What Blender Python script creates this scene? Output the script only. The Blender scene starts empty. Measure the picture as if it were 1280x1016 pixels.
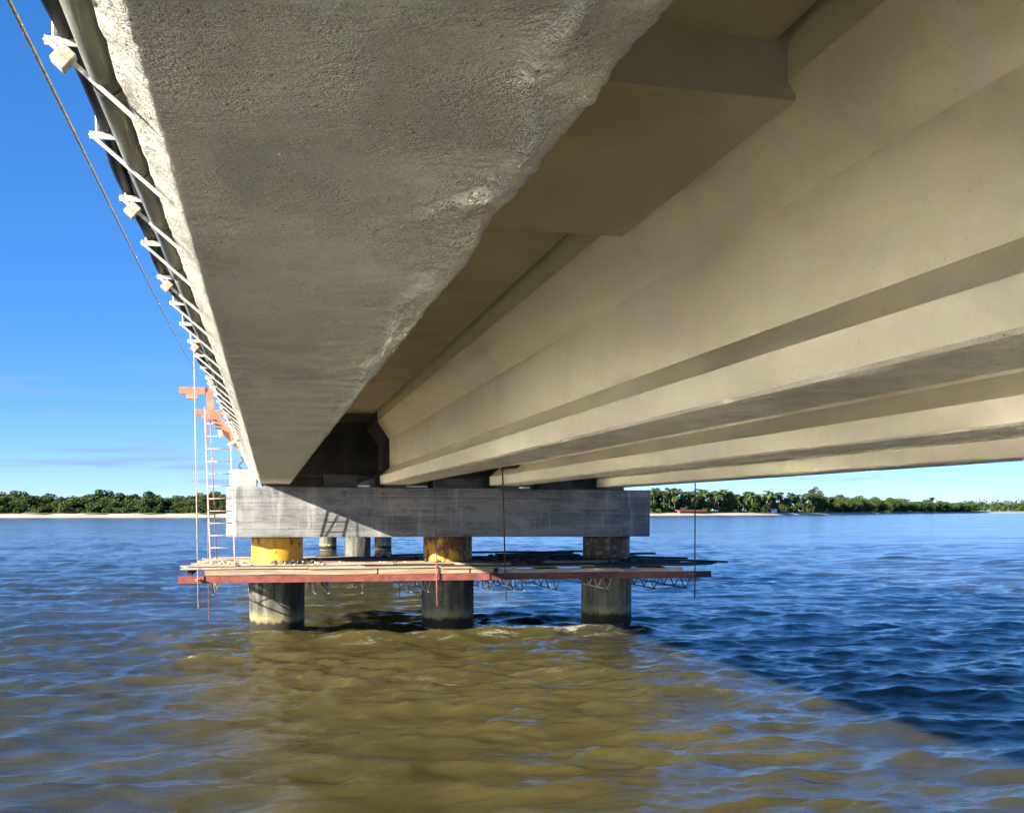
import bpy, math, random
import numpy as np
from mathutils import Vector, Matrix

random.seed(7)
rng = np.random.default_rng(7)
S = bpy.context.scene
COL = S.collection
R = math.radians

# ------------------------------------------------------------------ camera, sky, sun, exposure
EYE = 2.95                       # camera height above the water
F_PX, YAW = 1300.0, math.atan(304 / 1300)
cam = bpy.data.cameras.new('camera')
cam.sensor_width = 36
cam.lens = 36 * F_PX / 1280
cam.shift_y = 131 / 1280
cam.clip_start, cam.clip_end = 0.05, 12000
cam_o = bpy.data.objects.new('camera', cam)
COL.objects.link(cam_o)
cam_o.location = (0, 0, EYE)
cam_o.rotation_euler = (R(90), 0, -YAW)
S.camera = cam_o

SUN_DIR = Vector((1.9, 1.0, -0.78)).normalized()      # the way the light travels
world = bpy.data.worlds.new('World')
S.world = world
world.use_nodes = True
wn, wl = world.node_tree.nodes, world.node_tree.links
sky = wn.new('ShaderNodeTexSky')
sky.sky_type = 'NISHITA'
sky.sun_disc = False
sky.sun_elevation = math.asin(-SUN_DIR.z)
sky.sun_rotation = math.atan2(-SUN_DIR.x, -SUN_DIR.y)
sky.air_density, sky.dust_density, sky.ozone_density = 0.5, 0.0, 4.0
hs = wn.new('ShaderNodeHueSaturation')
hs.inputs['Saturation'].default_value = 1.5
gm = wn.new('ShaderNodeGamma')          # the even, compressed look of the whole sky in the photograph
gm.inputs['Gamma'].default_value = 0.58
wl.new(sky.outputs[0], gm.inputs['Color'])
wl.new(gm.outputs[0], hs.inputs['Color'])
# thin grey wisps of cloud low over the horizon
tc = wn.new('ShaderNodeTexCoord')
mp = wn.new('ShaderNodeMapping')
mp.inputs['Scale'].default_value = (4.5, 4.5, 60.0)
mp.inputs['Rotation'].default_value = (R(2.5), R(1.5), 0)
cn = wn.new('ShaderNodeTexNoise')
cn.inputs['Scale'].default_value, cn.inputs['Detail'].default_value = 1.5, 5
cr = wn.new('ShaderNodeValToRGB')
cr.color_ramp.elements[0].position, cr.color_ramp.elements[1].position = 0.55, 0.70
cr.color_ramp.elements[1].color = (0.7, 0.7, 0.7, 1)
mx = wn.new('ShaderNodeMix')
mx.data_type = 'RGBA'
mx.inputs['B'].default_value = (0.80, 1.15, 1.80, 1)
wl.new(tc.outputs['Generated'], mp.inputs['Vector'])
wl.new(mp.outputs[0], cn.inputs['Vector'])
wl.new(cn.outputs['Fac'], cr.inputs[0])
sz = wn.new('ShaderNodeSeparateXYZ')
wl.new(tc.outputs['Generated'], sz.inputs[0])
lowb = wn.new('ShaderNodeMapRange')
for k_, q_ in (('From Min', 0.10), ('From Max', 0.14), ('To Min', 1.0), ('To Max', 0.0)):
    lowb.inputs[k_].default_value = q_
wl.new(sz.outputs[2], lowb.inputs['Value'])
cm = wn.new('ShaderNodeMath')
cm.operation = 'MULTIPLY'
wl.new(cr.outputs[0], cm.inputs[0])
wl.new(lowb.outputs[0], cm.inputs[1])
wl.new(cm.outputs[0], mx.inputs['Factor'])
wb = wn.new('ShaderNodeMix')           # the cool white balance of the photograph
wb.data_type, wb.blend_type = 'RGBA', 'MULTIPLY'
wb.inputs['Factor'].default_value = 1.0
wb.inputs['B'].default_value = (0.82, 0.84, 1.05, 1)
wl.new(hs.outputs[0], wb.inputs['A'])
wl.new(wb.outputs['Result'], mx.inputs['A'])
bg = wn['Background']
wl.new(mx.outputs['Result'], bg.inputs['Color'])
bg.inputs['Strength'].default_value = 0.138

sun = bpy.data.lights.new('sun', 'SUN')
sun.energy, sun.angle, sun.color = 5.0, R(0.5), (1.0, 0.93, 0.80)
sun_o = bpy.data.objects.new('sun', sun)
COL.objects.link(sun_o)
sun_o.rotation_euler = SUN_DIR.to_track_quat('-Z', 'Y').to_euler()
sun_o.location = (-20, -10, 12)

vs = S.view_settings
vs.view_transform, vs.look, vs.gamma, vs.use_curve_mapping = 'Standard', 'None', 1.0, False
vs.exposure = 1.7
S.cycles.max_bounces = 6
S.cycles.diffuse_bounces = 4
S.cycles.sample_clamp_indirect = 0
S.cycles.caustics_reflective = True
S.cycles.blur_glossy = 0.0
S.cycles.adaptive_threshold = 0.018

# ------------------------------------------------------------------ helpers
def P(u, v, Y=None, Z=None, D=None):
    """photo pixel -> place in the world, on the plane y = Y, height Z (from the water) or view depth D"""
    s, c = math.sin(YAW), math.cos(YAW)
    a, b = (u - 640) / F_PX, (639 - v) / F_PX
    dx, dy, dz = s + a * c, c - a * s, b
    t = D if D is not None else (Y / dy if Y is not None else (Z - EYE) / dz)
    return Vector((dx * t, dy * t, EYE + dz * t))

class G:
    """collects shapes for ONE mesh"""
    def __init__(s):
        s.v, s.f, s.m = [], [], []
    def add(s, vs, fs, m=0):
        o = len(s.v)
        s.v += [tuple(p) for p in vs]
        s.f += [tuple(i + o for i in f) for f in fs]
        s.m += [m] * len(fs)
        return s
    def box(s, lo, hi, m=0, jit=0.0):
        (a, b, c), (d, e, f) = lo, hi
        v = [(a, b, c), (d, b, c), (d, e, c), (a, e, c), (a, b, f), (d, b, f), (d, e, f), (a, e, f)]
        if jit:
            v = [tuple(q + random.uniform(-jit, jit) for q in p) for p in v]
        return s.add(v, [(0, 3, 2, 1), (4, 5, 6, 7), (0, 1, 5, 4), (1, 2, 6, 5), (2, 3, 7, 6), (3, 0, 4, 7)], m)
    def beam(s, p, q, w, h, up=(0, 0, 1), m=0):
        p, q = Vector(p), Vector(q)
        d = (q - p).normalized()
        u = Vector(up)
        x = d.cross(u)
        if x.length < 1e-4:
            x = d.cross(Vector((1, 0, 0)))
        x.normalize()
        u = x.cross(d)
        v = []
        for c in (p, q):
            for i, j in ((-1, -1), (1, -1), (1, 1), (-1, 1)):
                v.append(c + x * (i * w / 2) + u * (j * h / 2))
        return s.add(v, [(3, 2, 1, 0), (4, 5, 6, 7), (0, 1, 5, 4), (1, 2, 6, 5), (2, 3, 7, 6), (3, 0, 4, 7)], m)
    def tube(s, pts, r, n=8, m=0, cap=True):
        pts = [Vector(p) for p in pts]
        rs = r if isinstance(r, (list, tuple)) else [r] * len(pts)
        v, fs = [], []
        for i, p in enumerate(pts):
            d = (pts[min(i + 1, len(pts) - 1)] - pts[max(i - 1, 0)]).normalized()
            x = d.cross(Vector((0, 0, 1)))
            if x.length < 1e-3:
                x = d.cross(Vector((0, 1, 0)))
            x.normalize()
            u = x.cross(d)
            for k in range(n):
                t = 2 * math.pi * k / n
                v.append(p + (x * math.cos(t) + u * math.sin(t)) * rs[i])
        for i in range(len(pts) - 1):
            for k in range(n):
                a, b = i * n + k, i * n + (k + 1) % n
                fs.append((a, b, b + n, a + n))
        if cap:
            fs += [tuple(range(n))[::-1], tuple(range(len(v) - n, len(v)))]
        return s.add(v, fs, m)
    def prism(s, prof, y0, y1, m=0):
        """profile of (x, z) swept along y"""
        n = len(prof)
        v = [(x, y0, z) for x, z in prof] + [(x, y1, z) for x, z in prof]
        fs = [(i, (i + 1) % n, (i + 1) % n + n, i + n) for i in range(n)]
        return s.add(v, fs + [tuple(range(n))[::-1], tuple(range(n, 2 * n))], m)
    def obj(s, name, mats, parent=None, smooth=False, bevel=0.0):
        return link(name, s.v, s.f, mats, parent, smooth, s.m, bevel)

def link(name, v, f, mats, parent=None, smooth=False, mi=None, bevel=0.0):
    v = np.asarray(v, dtype=float).reshape(-1, 3)
    if parent is not None:
        base = world_loc(parent)
    else:
        base = np.array([(v[:, 0].min() + v[:, 0].max()) / 2, (v[:, 1].min() + v[:, 1].max()) / 2, v[:, 2].min()])
    me = bpy.data.meshes.new(name)
    me.from_pydata((v - base).tolist(), [], f)
    mats = mats if isinstance(mats, (list, tuple)) else [mats]
    for m in mats:
        me.materials.append(m)
    if mi is not None and len(mats) > 1:
        me.polygons.foreach_set('material_index', mi)
    if smooth:
        me.polygons.foreach_set('use_smooth', [True] * len(f))
    me.update()
    o = bpy.data.objects.new(name, me)
    COL.objects.link(o)
    if parent is not None:
        o.parent = parent
    else:
        o.location = base
    if bevel:
        b = o.modifiers.new('bevel', 'BEVEL')
        b.width, b.segments, b.limit_method = bevel, 2, 'ANGLE'
    return o

def world_loc(o):
    p = np.zeros(3)
    while o is not None:
        p += np.array(o.location)
        o = o.parent
    return p

def tag(o, label=None, cat=None, group=None, kind=None):
    for k, x in (('label', label), ('category', cat), ('group', group), ('kind', kind)):
        if x:
            o[k] = x
    return o

def empty(name, loc, label=None, cat=None, group=None):
    o = bpy.data.objects.new(name, None)
    o.empty_display_size = 0.2
    COL.objects.link(o)
    o.location = loc
    return tag(o, label, cat, group)

def copy_tree(o, parent=None):
    c = o.copy()
    COL.objects.link(c)
    c.parent = parent
    for ch in list(o.children):
        copy_tree(ch, c)
    return c

def vnoise(x, y, seed=0):
    """smooth value noise in [-1, 1]"""
    t = np.random.default_rng(seed).uniform(-1, 1, (256, 256))
    xi, yi = np.floor(x).astype(int), np.floor(y).astype(int)
    fx, fy = x - xi, y - yi
    fx, fy = fx * fx * (3 - 2 * fx), fy * fy * (3 - 2 * fy)
    a, b = t[xi % 256, yi % 256], t[(xi + 1) % 256, yi % 256]
    c, d = t[xi % 256, (yi + 1) % 256], t[(xi + 1) % 256, (yi + 1) % 256]
    return (a * (1 - fx) + b * fx) * (1 - fy) + (c * (1 - fx) + d * fx) * fy

def fbm(x, y, n=4, seed=0):
    s = np.zeros_like(x, dtype=float)
    for i in range(n):
        s += vnoise(x * 2 ** i, y * 2 ** i, seed + i) / 2 ** i
    return s

def sstep(a, b, x):
    t = np.clip((x - a) / (b - a), 0, 1)
    return t * t * (3 - 2 * t)

# ------------------------------------------------------------------ materials
class NT:
    """a small shader-graph writer"""
    def __init__(s, name):
        s.mat = bpy.data.materials.new(name)
        s.mat.use_nodes = True
        s.n, s.l = s.mat.node_tree.nodes, s.mat.node_tree.links
        s.b = s.n['Principled BSDF']
        s.t = s.n.new('ShaderNodeTexCoord').outputs['Object']
    def noise(s, scale, stretch=(1, 1, 1), detail=6, rough=0.55, dist=0.0, off=0.0):
        mp = s.n.new('ShaderNodeMapping')
        mp.inputs['Scale'].default_value = stretch
        mp.inputs['Location'].default_value = (off, off * 1.7, off * 0.6)
        s.l.new(s.t, mp.inputs[0])
        t = s.n.new('ShaderNodeTexNoise')
        t.inputs['Scale'].default_value, t.inputs['Detail'].default_value = scale, detail
        t.inputs['Roughness'].default_value, t.inputs['Distortion'].default_value = rough, dist
        s.l.new(mp.outputs[0], t.inputs['Vector'])
        return t.outputs['Fac']
    def ramp(s, x, lo, hi, a=0.0, b=1.0):
        m = s.n.new('ShaderNodeMapRange')
        m.interpolation_type = 'SMOOTHSTEP'
        for k, q in zip(('From Min', 'From Max', 'To Min', 'To Max'), (lo, hi, a, b)):
            m.inputs[k].default_value = q
        s.l.new(x, m.inputs['Value'])
        return m.outputs[0]
    def math(s, op, a, b=None):
        m = s.n.new('ShaderNodeMath')
        m.operation = op
        for i, q in enumerate((a, b)):
            if q is None:
                continue
            if isinstance(q, (int, float)):
                m.inputs[i].default_value = q
            else:
                s.l.new(q, m.inputs[i])
        return m.outputs[0]
    def mix(s, fac, a, b):
        m = s.n.new('ShaderNodeMix')
        m.data_type = 'RGBA'
        if isinstance(fac, (int, float)):
            m.inputs['Factor'].default_value = fac
        else:
            s.l.new(fac, m.inputs['Factor'])
        for k, q in (('A', a), ('B', b)):
            if isinstance(q, tuple):
                m.inputs[k].default_value = (*q[:3], 1)
            else:
                s.l.new(q, m.inputs[k])
        return m.outputs['Result']
    def axis(s, i):
        x = s.n.new('ShaderNodeSeparateXYZ')
        s.l.new(s.t, x.inputs[0])
        return x.outputs[i]
    def bump(s, h, dist, prev=None, strength=1.0):
        b = s.n.new('ShaderNodeBump')
        b.inputs['Distance'].default_value, b.inputs['Strength'].default_value = dist, strength
        s.l.new(h, b.inputs['Height'])
        if prev is not None:
            s.l.new(prev, b.inputs['Normal'])
        return b.outputs[0]
    def out(s, col=None, rough=None, nrm=None, **kw):
        for k, q in (('Base Color', col), ('Roughness', rough), ('Normal', nrm)):
            if q is None:
                continue
            if isinstance(q, tuple):
                s.b.inputs[k].default_value = (*q[:3], 1)
            elif isinstance(q, (int, float)):
                s.b.inputs[k].default_value = q
            else:
                s.l.new(q, s.b.inputs[k])
        for k, q in kw.items():
            s.b.inputs[k.replace('_', ' ')].default_value = q
        return s.mat

def simple(name, a, b, scale=6, stretch=(1, 1, 1), rough=0.7, bump=0.0, bscale=40, **kw):
    t = NT(name)
    c = t.mix(t.ramp(t.noise(scale, stretch), 0.35, 0.65), a, b)
    nm = t.bump(t.noise(bscale, stretch), bump) if bump else None
    return t.out(c, rough, nm, **kw)

def m_plaster(name, base, dark, grain=1.0):
    t = NT(name)
    c = t.mix(t.ramp(t.noise(2.2, detail=5), 0.35, 0.7), base, dark)
    c = t.mix(t.ramp(t.noise(28, (0.5, 1, 1), 5, off=3), 0.55, 0.75, 0, 0.3), c, tuple(q * 0.72 for q in dark))
    c = t.mix(t.ramp(t.noise(120, detail=4, rough=0.75, off=6), 0.46, 0.66, 0, 0.5), c, tuple(q * 0.5 for q in dark))
    c = t.mix(t.ramp(t.noise(70, (0.7, 1, 1), 4, 0.75, 0.5, off=1), 0.56, 0.7, 0, 0.5), c, tuple(min(0.9, q * 1.25) for q in base))
    n = t.bump(t.noise(7, (0.6, 1, 1), 4, off=5), 0.016 * grain)
    band = t.ramp(t.noise(3.0, (0.15, 1.4, 1), 3, off=11), 0.48, 0.62)
    n = t.bump(t.math('MULTIPLY', band, t.noise(40, (0.08, 2.2, 1), 4, 0.6, off=9)), 0.007 * grain, n)
    area = t.ramp(t.noise(2.6, (0.8, 1.3, 1), 4, 0.6, 0.8, off=14), 0.38, 0.60, 0.42, 1.15)      # trowelled smooth here, thrown rough there
    n = t.bump(t.math('MULTIPLY', area, t.noise(75, (0.75, 1, 1), 4, 0.7)), 0.013 * grain, n)
    n = t.bump(t.math('MULTIPLY', area, t.noise(210, detail=2, rough=0.7)), 0.005 * grain, n)
    for sc, lo, hi, d in ((16, 0.03, 0.10, 0.009), (9, 0.018, 0.05, 0.012), (30, 0.05, 0.16, 0.004)):
        v = t.n.new('ShaderNodeTexVoronoi')
        v.inputs['Scale'].default_value = sc
        t.l.new(t.t, v.inputs['Vector'])
        n = t.bump(t.ramp(v.outputs['Distance'], lo, hi, 1, 0), d * grain, n)
    return t.out(c, 0.9, n, Specular_IOR_Level=0.2)

def m_paint():
    t = NT('cream_paint')
    c = t.mix(t.ramp(t.noise(0.5, (1, 0.35, 1), 4), 0.35, 0.68), (0.82, 0.75, 0.56), (0.74, 0.665, 0.48))
    c = t.mix(t.ramp(t.noise(0.9, (1, 0.8, 1), 5, 0.6, off=2), 0.50, 0.74, 0, 0.45), c, (0.60, 0.53, 0.38))
    c = t.mix(t.ramp(t.noise(2.2, (1, 1.2, 0.12), 6, 0.65, off=9), 0.54, 0.74, 0, 0.2), c, (0.54, 0.48, 0.34))
    c = t.mix(t.ramp(t.noise(45, detail=3, off=4), 0.66, 0.72, 0, 0.5), c, (0.36, 0.31, 0.22))
    n = t.bump(t.noise(5, detail=4), 0.006)
    n = t.bump(t.noise(70, detail=5), 0.0011, n)
    return t.out(c, 0.8, n, Specular_IOR_Level=0.25)

def m_raw(name, a, b, streak=0.0):
    t = NT(name)
    c = t.mix(t.ramp(t.noise(1.2, detail=7), 0.3, 0.7), a, b)
    if streak:
        c = t.mix(t.ramp(t.noise(3.0, (3, 3, 0.18), 6, off=4), 0.5, 0.72, 0, streak), c, tuple(q * 0.35 for q in a))
    n = t.bump(t.noise(9, detail=8), 0.012)
    return t.out(c, 0.9, n, Specular_IOR_Level=0.2)

def m_cap():
    t = NT('board_marked_concrete')
    c = t.mix(t.ramp(t.noise(1.3, (0.5, 0.5, 1.3), 8, 0.68), 0.36, 0.62), (0.27, 0.268, 0.262), (0.125, 0.125, 0.125))
    c = t.mix(t.ramp(t.noise(4, (0.12, 0.12, 6), 5, 0.6, off=2), 0.48, 0.62, 0, 0.35), c, (0.36, 0.356, 0.345))
    c = t.mix(t.ramp(t.noise(5, (0.7, 0.7, 1.6), 8, 0.75, off=8), 0.54, 0.70, 0, 0.75), c, (0.065, 0.065, 0.065))
    c = t.mix(t.ramp(t.noise(1.6, (2.5, 2.5, 0.35), 7, 0.7, off=5), 0.52, 0.68, 0, 0.55), c, (0.42, 0.415, 0.40))
    # board joints left by the formwork
    z = t.math('FRACT', t.math('MULTIPLY', t.axis(2), 6.6))
    j = t.ramp(t.math('ABSOLUTE', t.math('SUBTRACT', z, 0.5)), 0.0, 0.05)
    n = t.bump(j, 0.006)
    n = t.bump(t.noise(6, (0.5, 0.5, 2.5), 6, off=1), 0.012, n)
    n = t.bump(t.noise(45, (0.4, 0.4, 2), 5), 0.003, n)
    return t.out(c, 0.88, n, Specular_IOR_Level=0.25)

def m_pile():
    t = NT('stained_pile_concrete')
    c = t.mix(t.ramp(t.noise(2.5, (2, 2, 0.25), 7), 0.35, 0.65), (0.17, 0.16, 0.13), (0.045, 0.043, 0.035))
    c = t.mix(t.ramp(t.noise(14, (1, 1, 0.5), 6, 0.7, off=3), 0.52, 0.68, 0, 0.75), c, (0.03, 0.029, 0.024))
    z = t.math('ADD', t.axis(2), t.math('MULTIPLY', t.noise(5, (1, 1, 0.6), 9, 0.8, off=6), -0.42))
    c = t.mix(t.ramp(z, 3.16, 3.42, 0.6, 0), c, (0.30, 0.275, 0.12))      # lichen line
    c = t.mix(t.ramp(z, 3.06, 3.16, 0.95, 0), c, (0.014, 0.011, 0.007))     # dark growth of the tide zone
    c = t.mix(t.ramp(z, 2.78, 2.86, 0.8, 0), c, (0.42, 0.38, 0.29))       # shells below it
    n = t.bump(t.noise(18, detail=8), 0.02)
    return t.out(c, 0.85, n, Specular_IOR_Level=0.3)

def m_collar(name, amount, pale=0.0):
    t = NT(name)
    yel = t.mix(t.ramp(t.noise(5), 0.3, 0.7), (0.74, 0.43, 0.03), (0.62, 0.30, 0.02))
    rust = t.mix(t.ramp(t.noise(12, (1, 1, 0.5), 7, 0.7), 0.3, 0.7), (0.30, 0.10, 0.028), (0.12, 0.045, 0.018))
    z = t.math('ADD', t.noise(4, (1.4, 1.4, 0.6), 6, 0.65, off=amount * 9), t.math('MULTIPLY', t.math('SUBTRACT', t.axis(2), 4.95), 0.22))
    c = t.mix(t.ramp(z, 0.80 - amount * 0.4, 0.88 - amount * 0.4), yel, rust)
    if pale:
        c = t.mix(t.ramp(t.noise(4.5, (1, 1, 0.9), 8, 0.8, off=2), 0.52, 0.6, 0, pale), c, (0.48, 0.40, 0.20))
    n = t.bump(t.noise(25, detail=7), 0.006)
    return t.out(c, 0.55, n)

M = {}
M['plaster'] = m_plaster('skim_plaster', (0.78, 0.725, 0.615), (0.65, 0.60, 0.50))
M['plaster_fine'] = m_plaster('skim_plaster_fine', (0.68, 0.62, 0.50), (0.55, 0.50, 0.39), 0.8)
M['edge'] = m_plaster('pale_edge_plaster', (0.72, 0.69, 0.59), (0.58, 0.55, 0.46), 1.6)
M['paint'] = m_paint()
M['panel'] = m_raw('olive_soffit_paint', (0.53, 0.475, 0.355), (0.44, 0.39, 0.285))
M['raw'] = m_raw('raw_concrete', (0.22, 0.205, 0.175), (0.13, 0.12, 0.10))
M['rawlight'] = m_raw('weathered_concrete', (0.44, 0.42, 0.38), (0.30, 0.28, 0.25), 0.6)
M['cap'] = m_cap()
M['pile'] = m_pile()
M['col0'], M['col1'], M['col2'] = m_collar('yellow_steel', 0.55), m_collar('rusty_yellow_steel', 0.80), m_collar('rusty_steel', 1.25, 0.85)
M['red'] = simple('red_primer_steel', (0.29, 0.075, 0.055), (0.17, 0.05, 0.036), 5, rough=0.6, bump=0.002)
M['orange'] = simple('faded_orange_steel', (0.46, 0.21, 0.135), (0.36, 0.13, 0.08), 6, rough=0.6, bump=0.002)
M['rodred'] = simple('red_oxide_rod', (0.42, 0.17, 0.13), (0.26, 0.10, 0.075), 14, rough=0.6)
M['pink'] = simple('pale_pink_steel', (0.56, 0.47, 0.42), (0.44, 0.28, 0.22), 16, rough=0.6)
M['redshade'] = simple('shaded_maroon_steel', (0.15, 0.040, 0.028), (0.08, 0.03, 0.022), 7, rough=0.7, bump=0.003)  # red steel of the shaded right half, the shade put into its colour
M['steelgrey'] = simple('grey_truss_steel', (0.40, 0.39, 0.37), (0.24, 0.2, 0.18), 14, rough=0.6)
M['dark'] = simple('dark_steel', (0.05, 0.045, 0.04), (0.1, 0.06, 0.04), 14, rough=0.6)
M['white'] = simple('white_painted_steel', (0.66, 0.645, 0.60), (0.46, 0.42, 0.35), 60, rough=0.55, bump=0.001)
M['block'] = simple('white_plaster_block', (0.62, 0.58, 0.49), (0.45, 0.38, 0.27), 60, rough=0.8, bump=0.003)
M['pvc'] = simple('grey_pvc', (0.24, 0.235, 0.20), (0.15, 0.145, 0.12), 9, (1, 0.3, 1), rough=0.5, bump=0.0015)
M['cable'] = simple('black_cable', (0.008, 0.008, 0.010), (0.016, 0.016, 0.02), 9, rough=0.5, Specular_IOR_Level=0.25)
M['rope'] = simple('rusty_wire_rope', (0.15, 0.135, 0.125), (0.05, 0.045, 0.042), 40, rough=0.6, bump=0.003)
M['wood'] = simple('weathered_timber', (0.46, 0.35, 0.22), (0.30, 0.21, 0.13), 4, (0.35, 5, 5), rough=0.85, bump=0.006, bscale=9)
M['wood2'] = simple('pale_dusty_timber', (0.52, 0.43, 0.31), (0.36, 0.28, 0.19), 4, (0.35, 5, 5), rough=0.88, bump=0.006, bscale=9)
M['wood3'] = simple('dark_timber', (0.06, 0.045, 0.035), (0.03, 0.025, 0.02), 4, (0.35, 5, 5), rough=0.75, bump=0.006, bscale=9)
M['pad'] = simple('white_pad', (0.85, 0.85, 0.82), (0.78, 0.78, 0.76), 20, rough=0.6)
M['chalk'] = simple('chalk', (0.30, 0.30, 0.29), (0.2, 0.2, 0.2), 20, rough=0.9)
M['sand'] = simple('beach_sand', (0.57, 0.50, 0.38), (0.46, 0.39, 0.28), 0.05, rough=0.95)
M['scrub'] = simple('dune_grass', (0.16, 0.17, 0.05), (0.09, 0.11, 0.035), 0.12, rough=0.95)
M['bark'] = simple('bark', (0.16, 0.13, 0.10), (0.09, 0.07, 0.05), 2, rough=0.95)
M['palmbark'] = simple('palm_bark', (0.15, 0.125, 0.095), (0.09, 0.075, 0.055), 2, rough=0.95)

def m_leaf(name, cols):
    t = NT(name)
    at = t.n.new('ShaderNodeAttribute')
    at.attribute_name = 'tone'
    oi = t.n.new('ShaderNodeObjectInfo')
    x = t.math('ADD', t.math('MULTIPLY', at.outputs['Fac'], 0.75), t.math('MULTIPLY', oi.outputs['Random'], 0.3))
    rp = t.n.new('ShaderNodeValToRGB')
    e = rp.color_ramp.elements
    e[0].color, e[1].color = (*cols[0], 1), (*cols[2], 1)
    m = e.new(0.5)
    m.color = (*cols[1], 1)
    t.l.new(x, rp.inputs[0])
    return t.out(rp.outputs[0], 0.75, None, Specular_IOR_Level=0.25)

M['leaf'] = m_leaf('broad_leaves', ((0.018, 0.038, 0.010), (0.052, 0.084, 0.018), (0.135, 0.16, 0.04)))
M['palmleaf'] = m_leaf('palm_fronds', ((0.022, 0.04, 0.014), (0.05, 0.08, 0.02), (0.11, 0.135, 0.04)))

def m_water():
    t = NT('muddy_river_water')
    t.t = t.n.new('ShaderNodeNewGeometry').outputs['Position']
    silt = t.mix(t.ramp(t.noise(0.12, (1, 1, 0), 5), 0.35, 0.65), (0.082, 0.069, 0.021), (0.067, 0.057, 0.018))
    grey_mud = t.mix(t.ramp(t.noise(0.2, (1, 1, 0), 5, off=3), 0.35, 0.65), (0.046, 0.045, 0.026), (0.036, 0.037, 0.024))
    # silt brown fades outward in colour, softening the shadow edge and imitating sky reflection
    px = t.math('ADD', t.axis(0), t.math('MULTIPLY', t.math('SUBTRACT', t.noise(0.22, (1, 1, 0), 6, 0.65, off=8), 0.5), 9.0))
    silt_fade = t.math('MULTIPLY', t.ramp(px, -3.5, 0.5), t.ramp(px, 4.5, 9.0, 1, 0))
    silt_fade = t.math('MULTIPLY', silt_fade, t.ramp(t.axis(1), 26, 60, 1, 0.35))
    mud = t.mix(silt_fade, grey_mud, silt)
    at = t.n.new('ShaderNodeAttribute')
    at.attribute_name = 'foam'
    fm = t.math('MULTIPLY', at.outputs['Fac'], t.ramp(t.noise(2.2, (0.55, 1.6, 0), 8, 0.78, 0.3), 0.5, 0.7))
    c = t.mix(fm, mud, (0.70, 0.66, 0.52))
    gust = t.ramp(t.noise(0.035, (0.35, 1.0, 0), 5, 0.6, off=7), 0.38, 0.66, 0.25, 1.0)   # wind patches
    n = t.bump(t.math('MULTIPLY', gust, t.noise(0.06, (0.5, 1.6, 0), 6, 0.65, off=1)), 0.6)
    n = t.bump(t.math('MULTIPLY', gust, t.noise(0.35, (0.7, 1.3, 0), 5, 0.6, off=4)), 0.14, n)
    n = t.bump(t.noise(2.0, (0.7, 1.5, 0), 6, 0.62, 0.8), 0.022, n)
    n = t.bump(t.noise(5.5, (0.6, 1.5, 0), 5, 0.62, 0.5, off=6), 0.0125, n)
    n = t.bump(t.noise(13, (0.7, 1.4, 0), 4, 0.6, 0.6, off=2), 0.0062, n)
    t.b.subsurface_method = 'RANDOM_WALK'            # light scatters about in the silt
    t.b.inputs['Subsurface Weight'].default_value = 1.0
    t.b.inputs['Subsurface Radius'].default_value = (1.0, 0.8, 0.45)
    t.b.inputs['Subsurface Scale'].default_value = 3.0
    return t.out(c, t.math('ADD', 0.112, t.math('MULTIPLY', fm, 0.6)), n, IOR=1.42)

M['water'] = m_water()

# ------------------------------------------------------------------ water
def ocean(N, L, peak, ang, seed, cut):
    k1 = 2 * np.pi * np.fft.fftfreq(N, L / N)
    kx, ky = np.meshgrid(k1, k1, indexing='ij')
    k = np.hypot(kx, ky)
    k[0, 0] = 1
    kp = 2 * np.pi / peak
    sp = np.exp(-1.25 * (kp / k) ** 2) / k ** 3.6 * np.exp(-(k * cut) ** 2)
    c = (kx * math.cos(ang) + ky * math.sin(ang)) / k
    sp *= 0.05 + c ** 6
    sp[0, 0] = 0
    g = np.random.default_rng(seed)
    H = (g.normal(size=k.shape) + 1j * g.normal(size=k.shape)) * np.sqrt(sp)
    h = np.fft.ifft2(H).real
    s = h.std()
    dx, dy = np.fft.ifft2(-1j * kx / k * H).real, np.fft.ifft2(-1j * ky / k * H).real
    return h / s, dx / s, dy / s

def sample(a, L, x, y):
    N = a.shape[0]
    u, v = x / L * N, y / L * N
    i, j = np.floor(u).astype(int), np.floor(v).astype(int)
    fu, fv = u - i, v - j
    q = lambda di, dj: a[(i + di) % N, (j + dj) % N]
    return (q(0, 0) * (1 - fu) + q(1, 0) * fu) * (1 - fv) + (q(0, 1) * (1 - fu) + q(1, 1) * fu) * fv

def lines(lo, hi, d0, d1, step, grow, far):
    xs = list(np.arange(d0, d1, step))
    s, x = step, d1
    while x < hi:
        xs.append(x)
        s *= grow
        x += min(s, far)
    s, x = step, d0
    while x > lo:
        s *= grow
        x -= min(s, far)
        xs.append(x)
    return np.array(sorted(xs))

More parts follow.
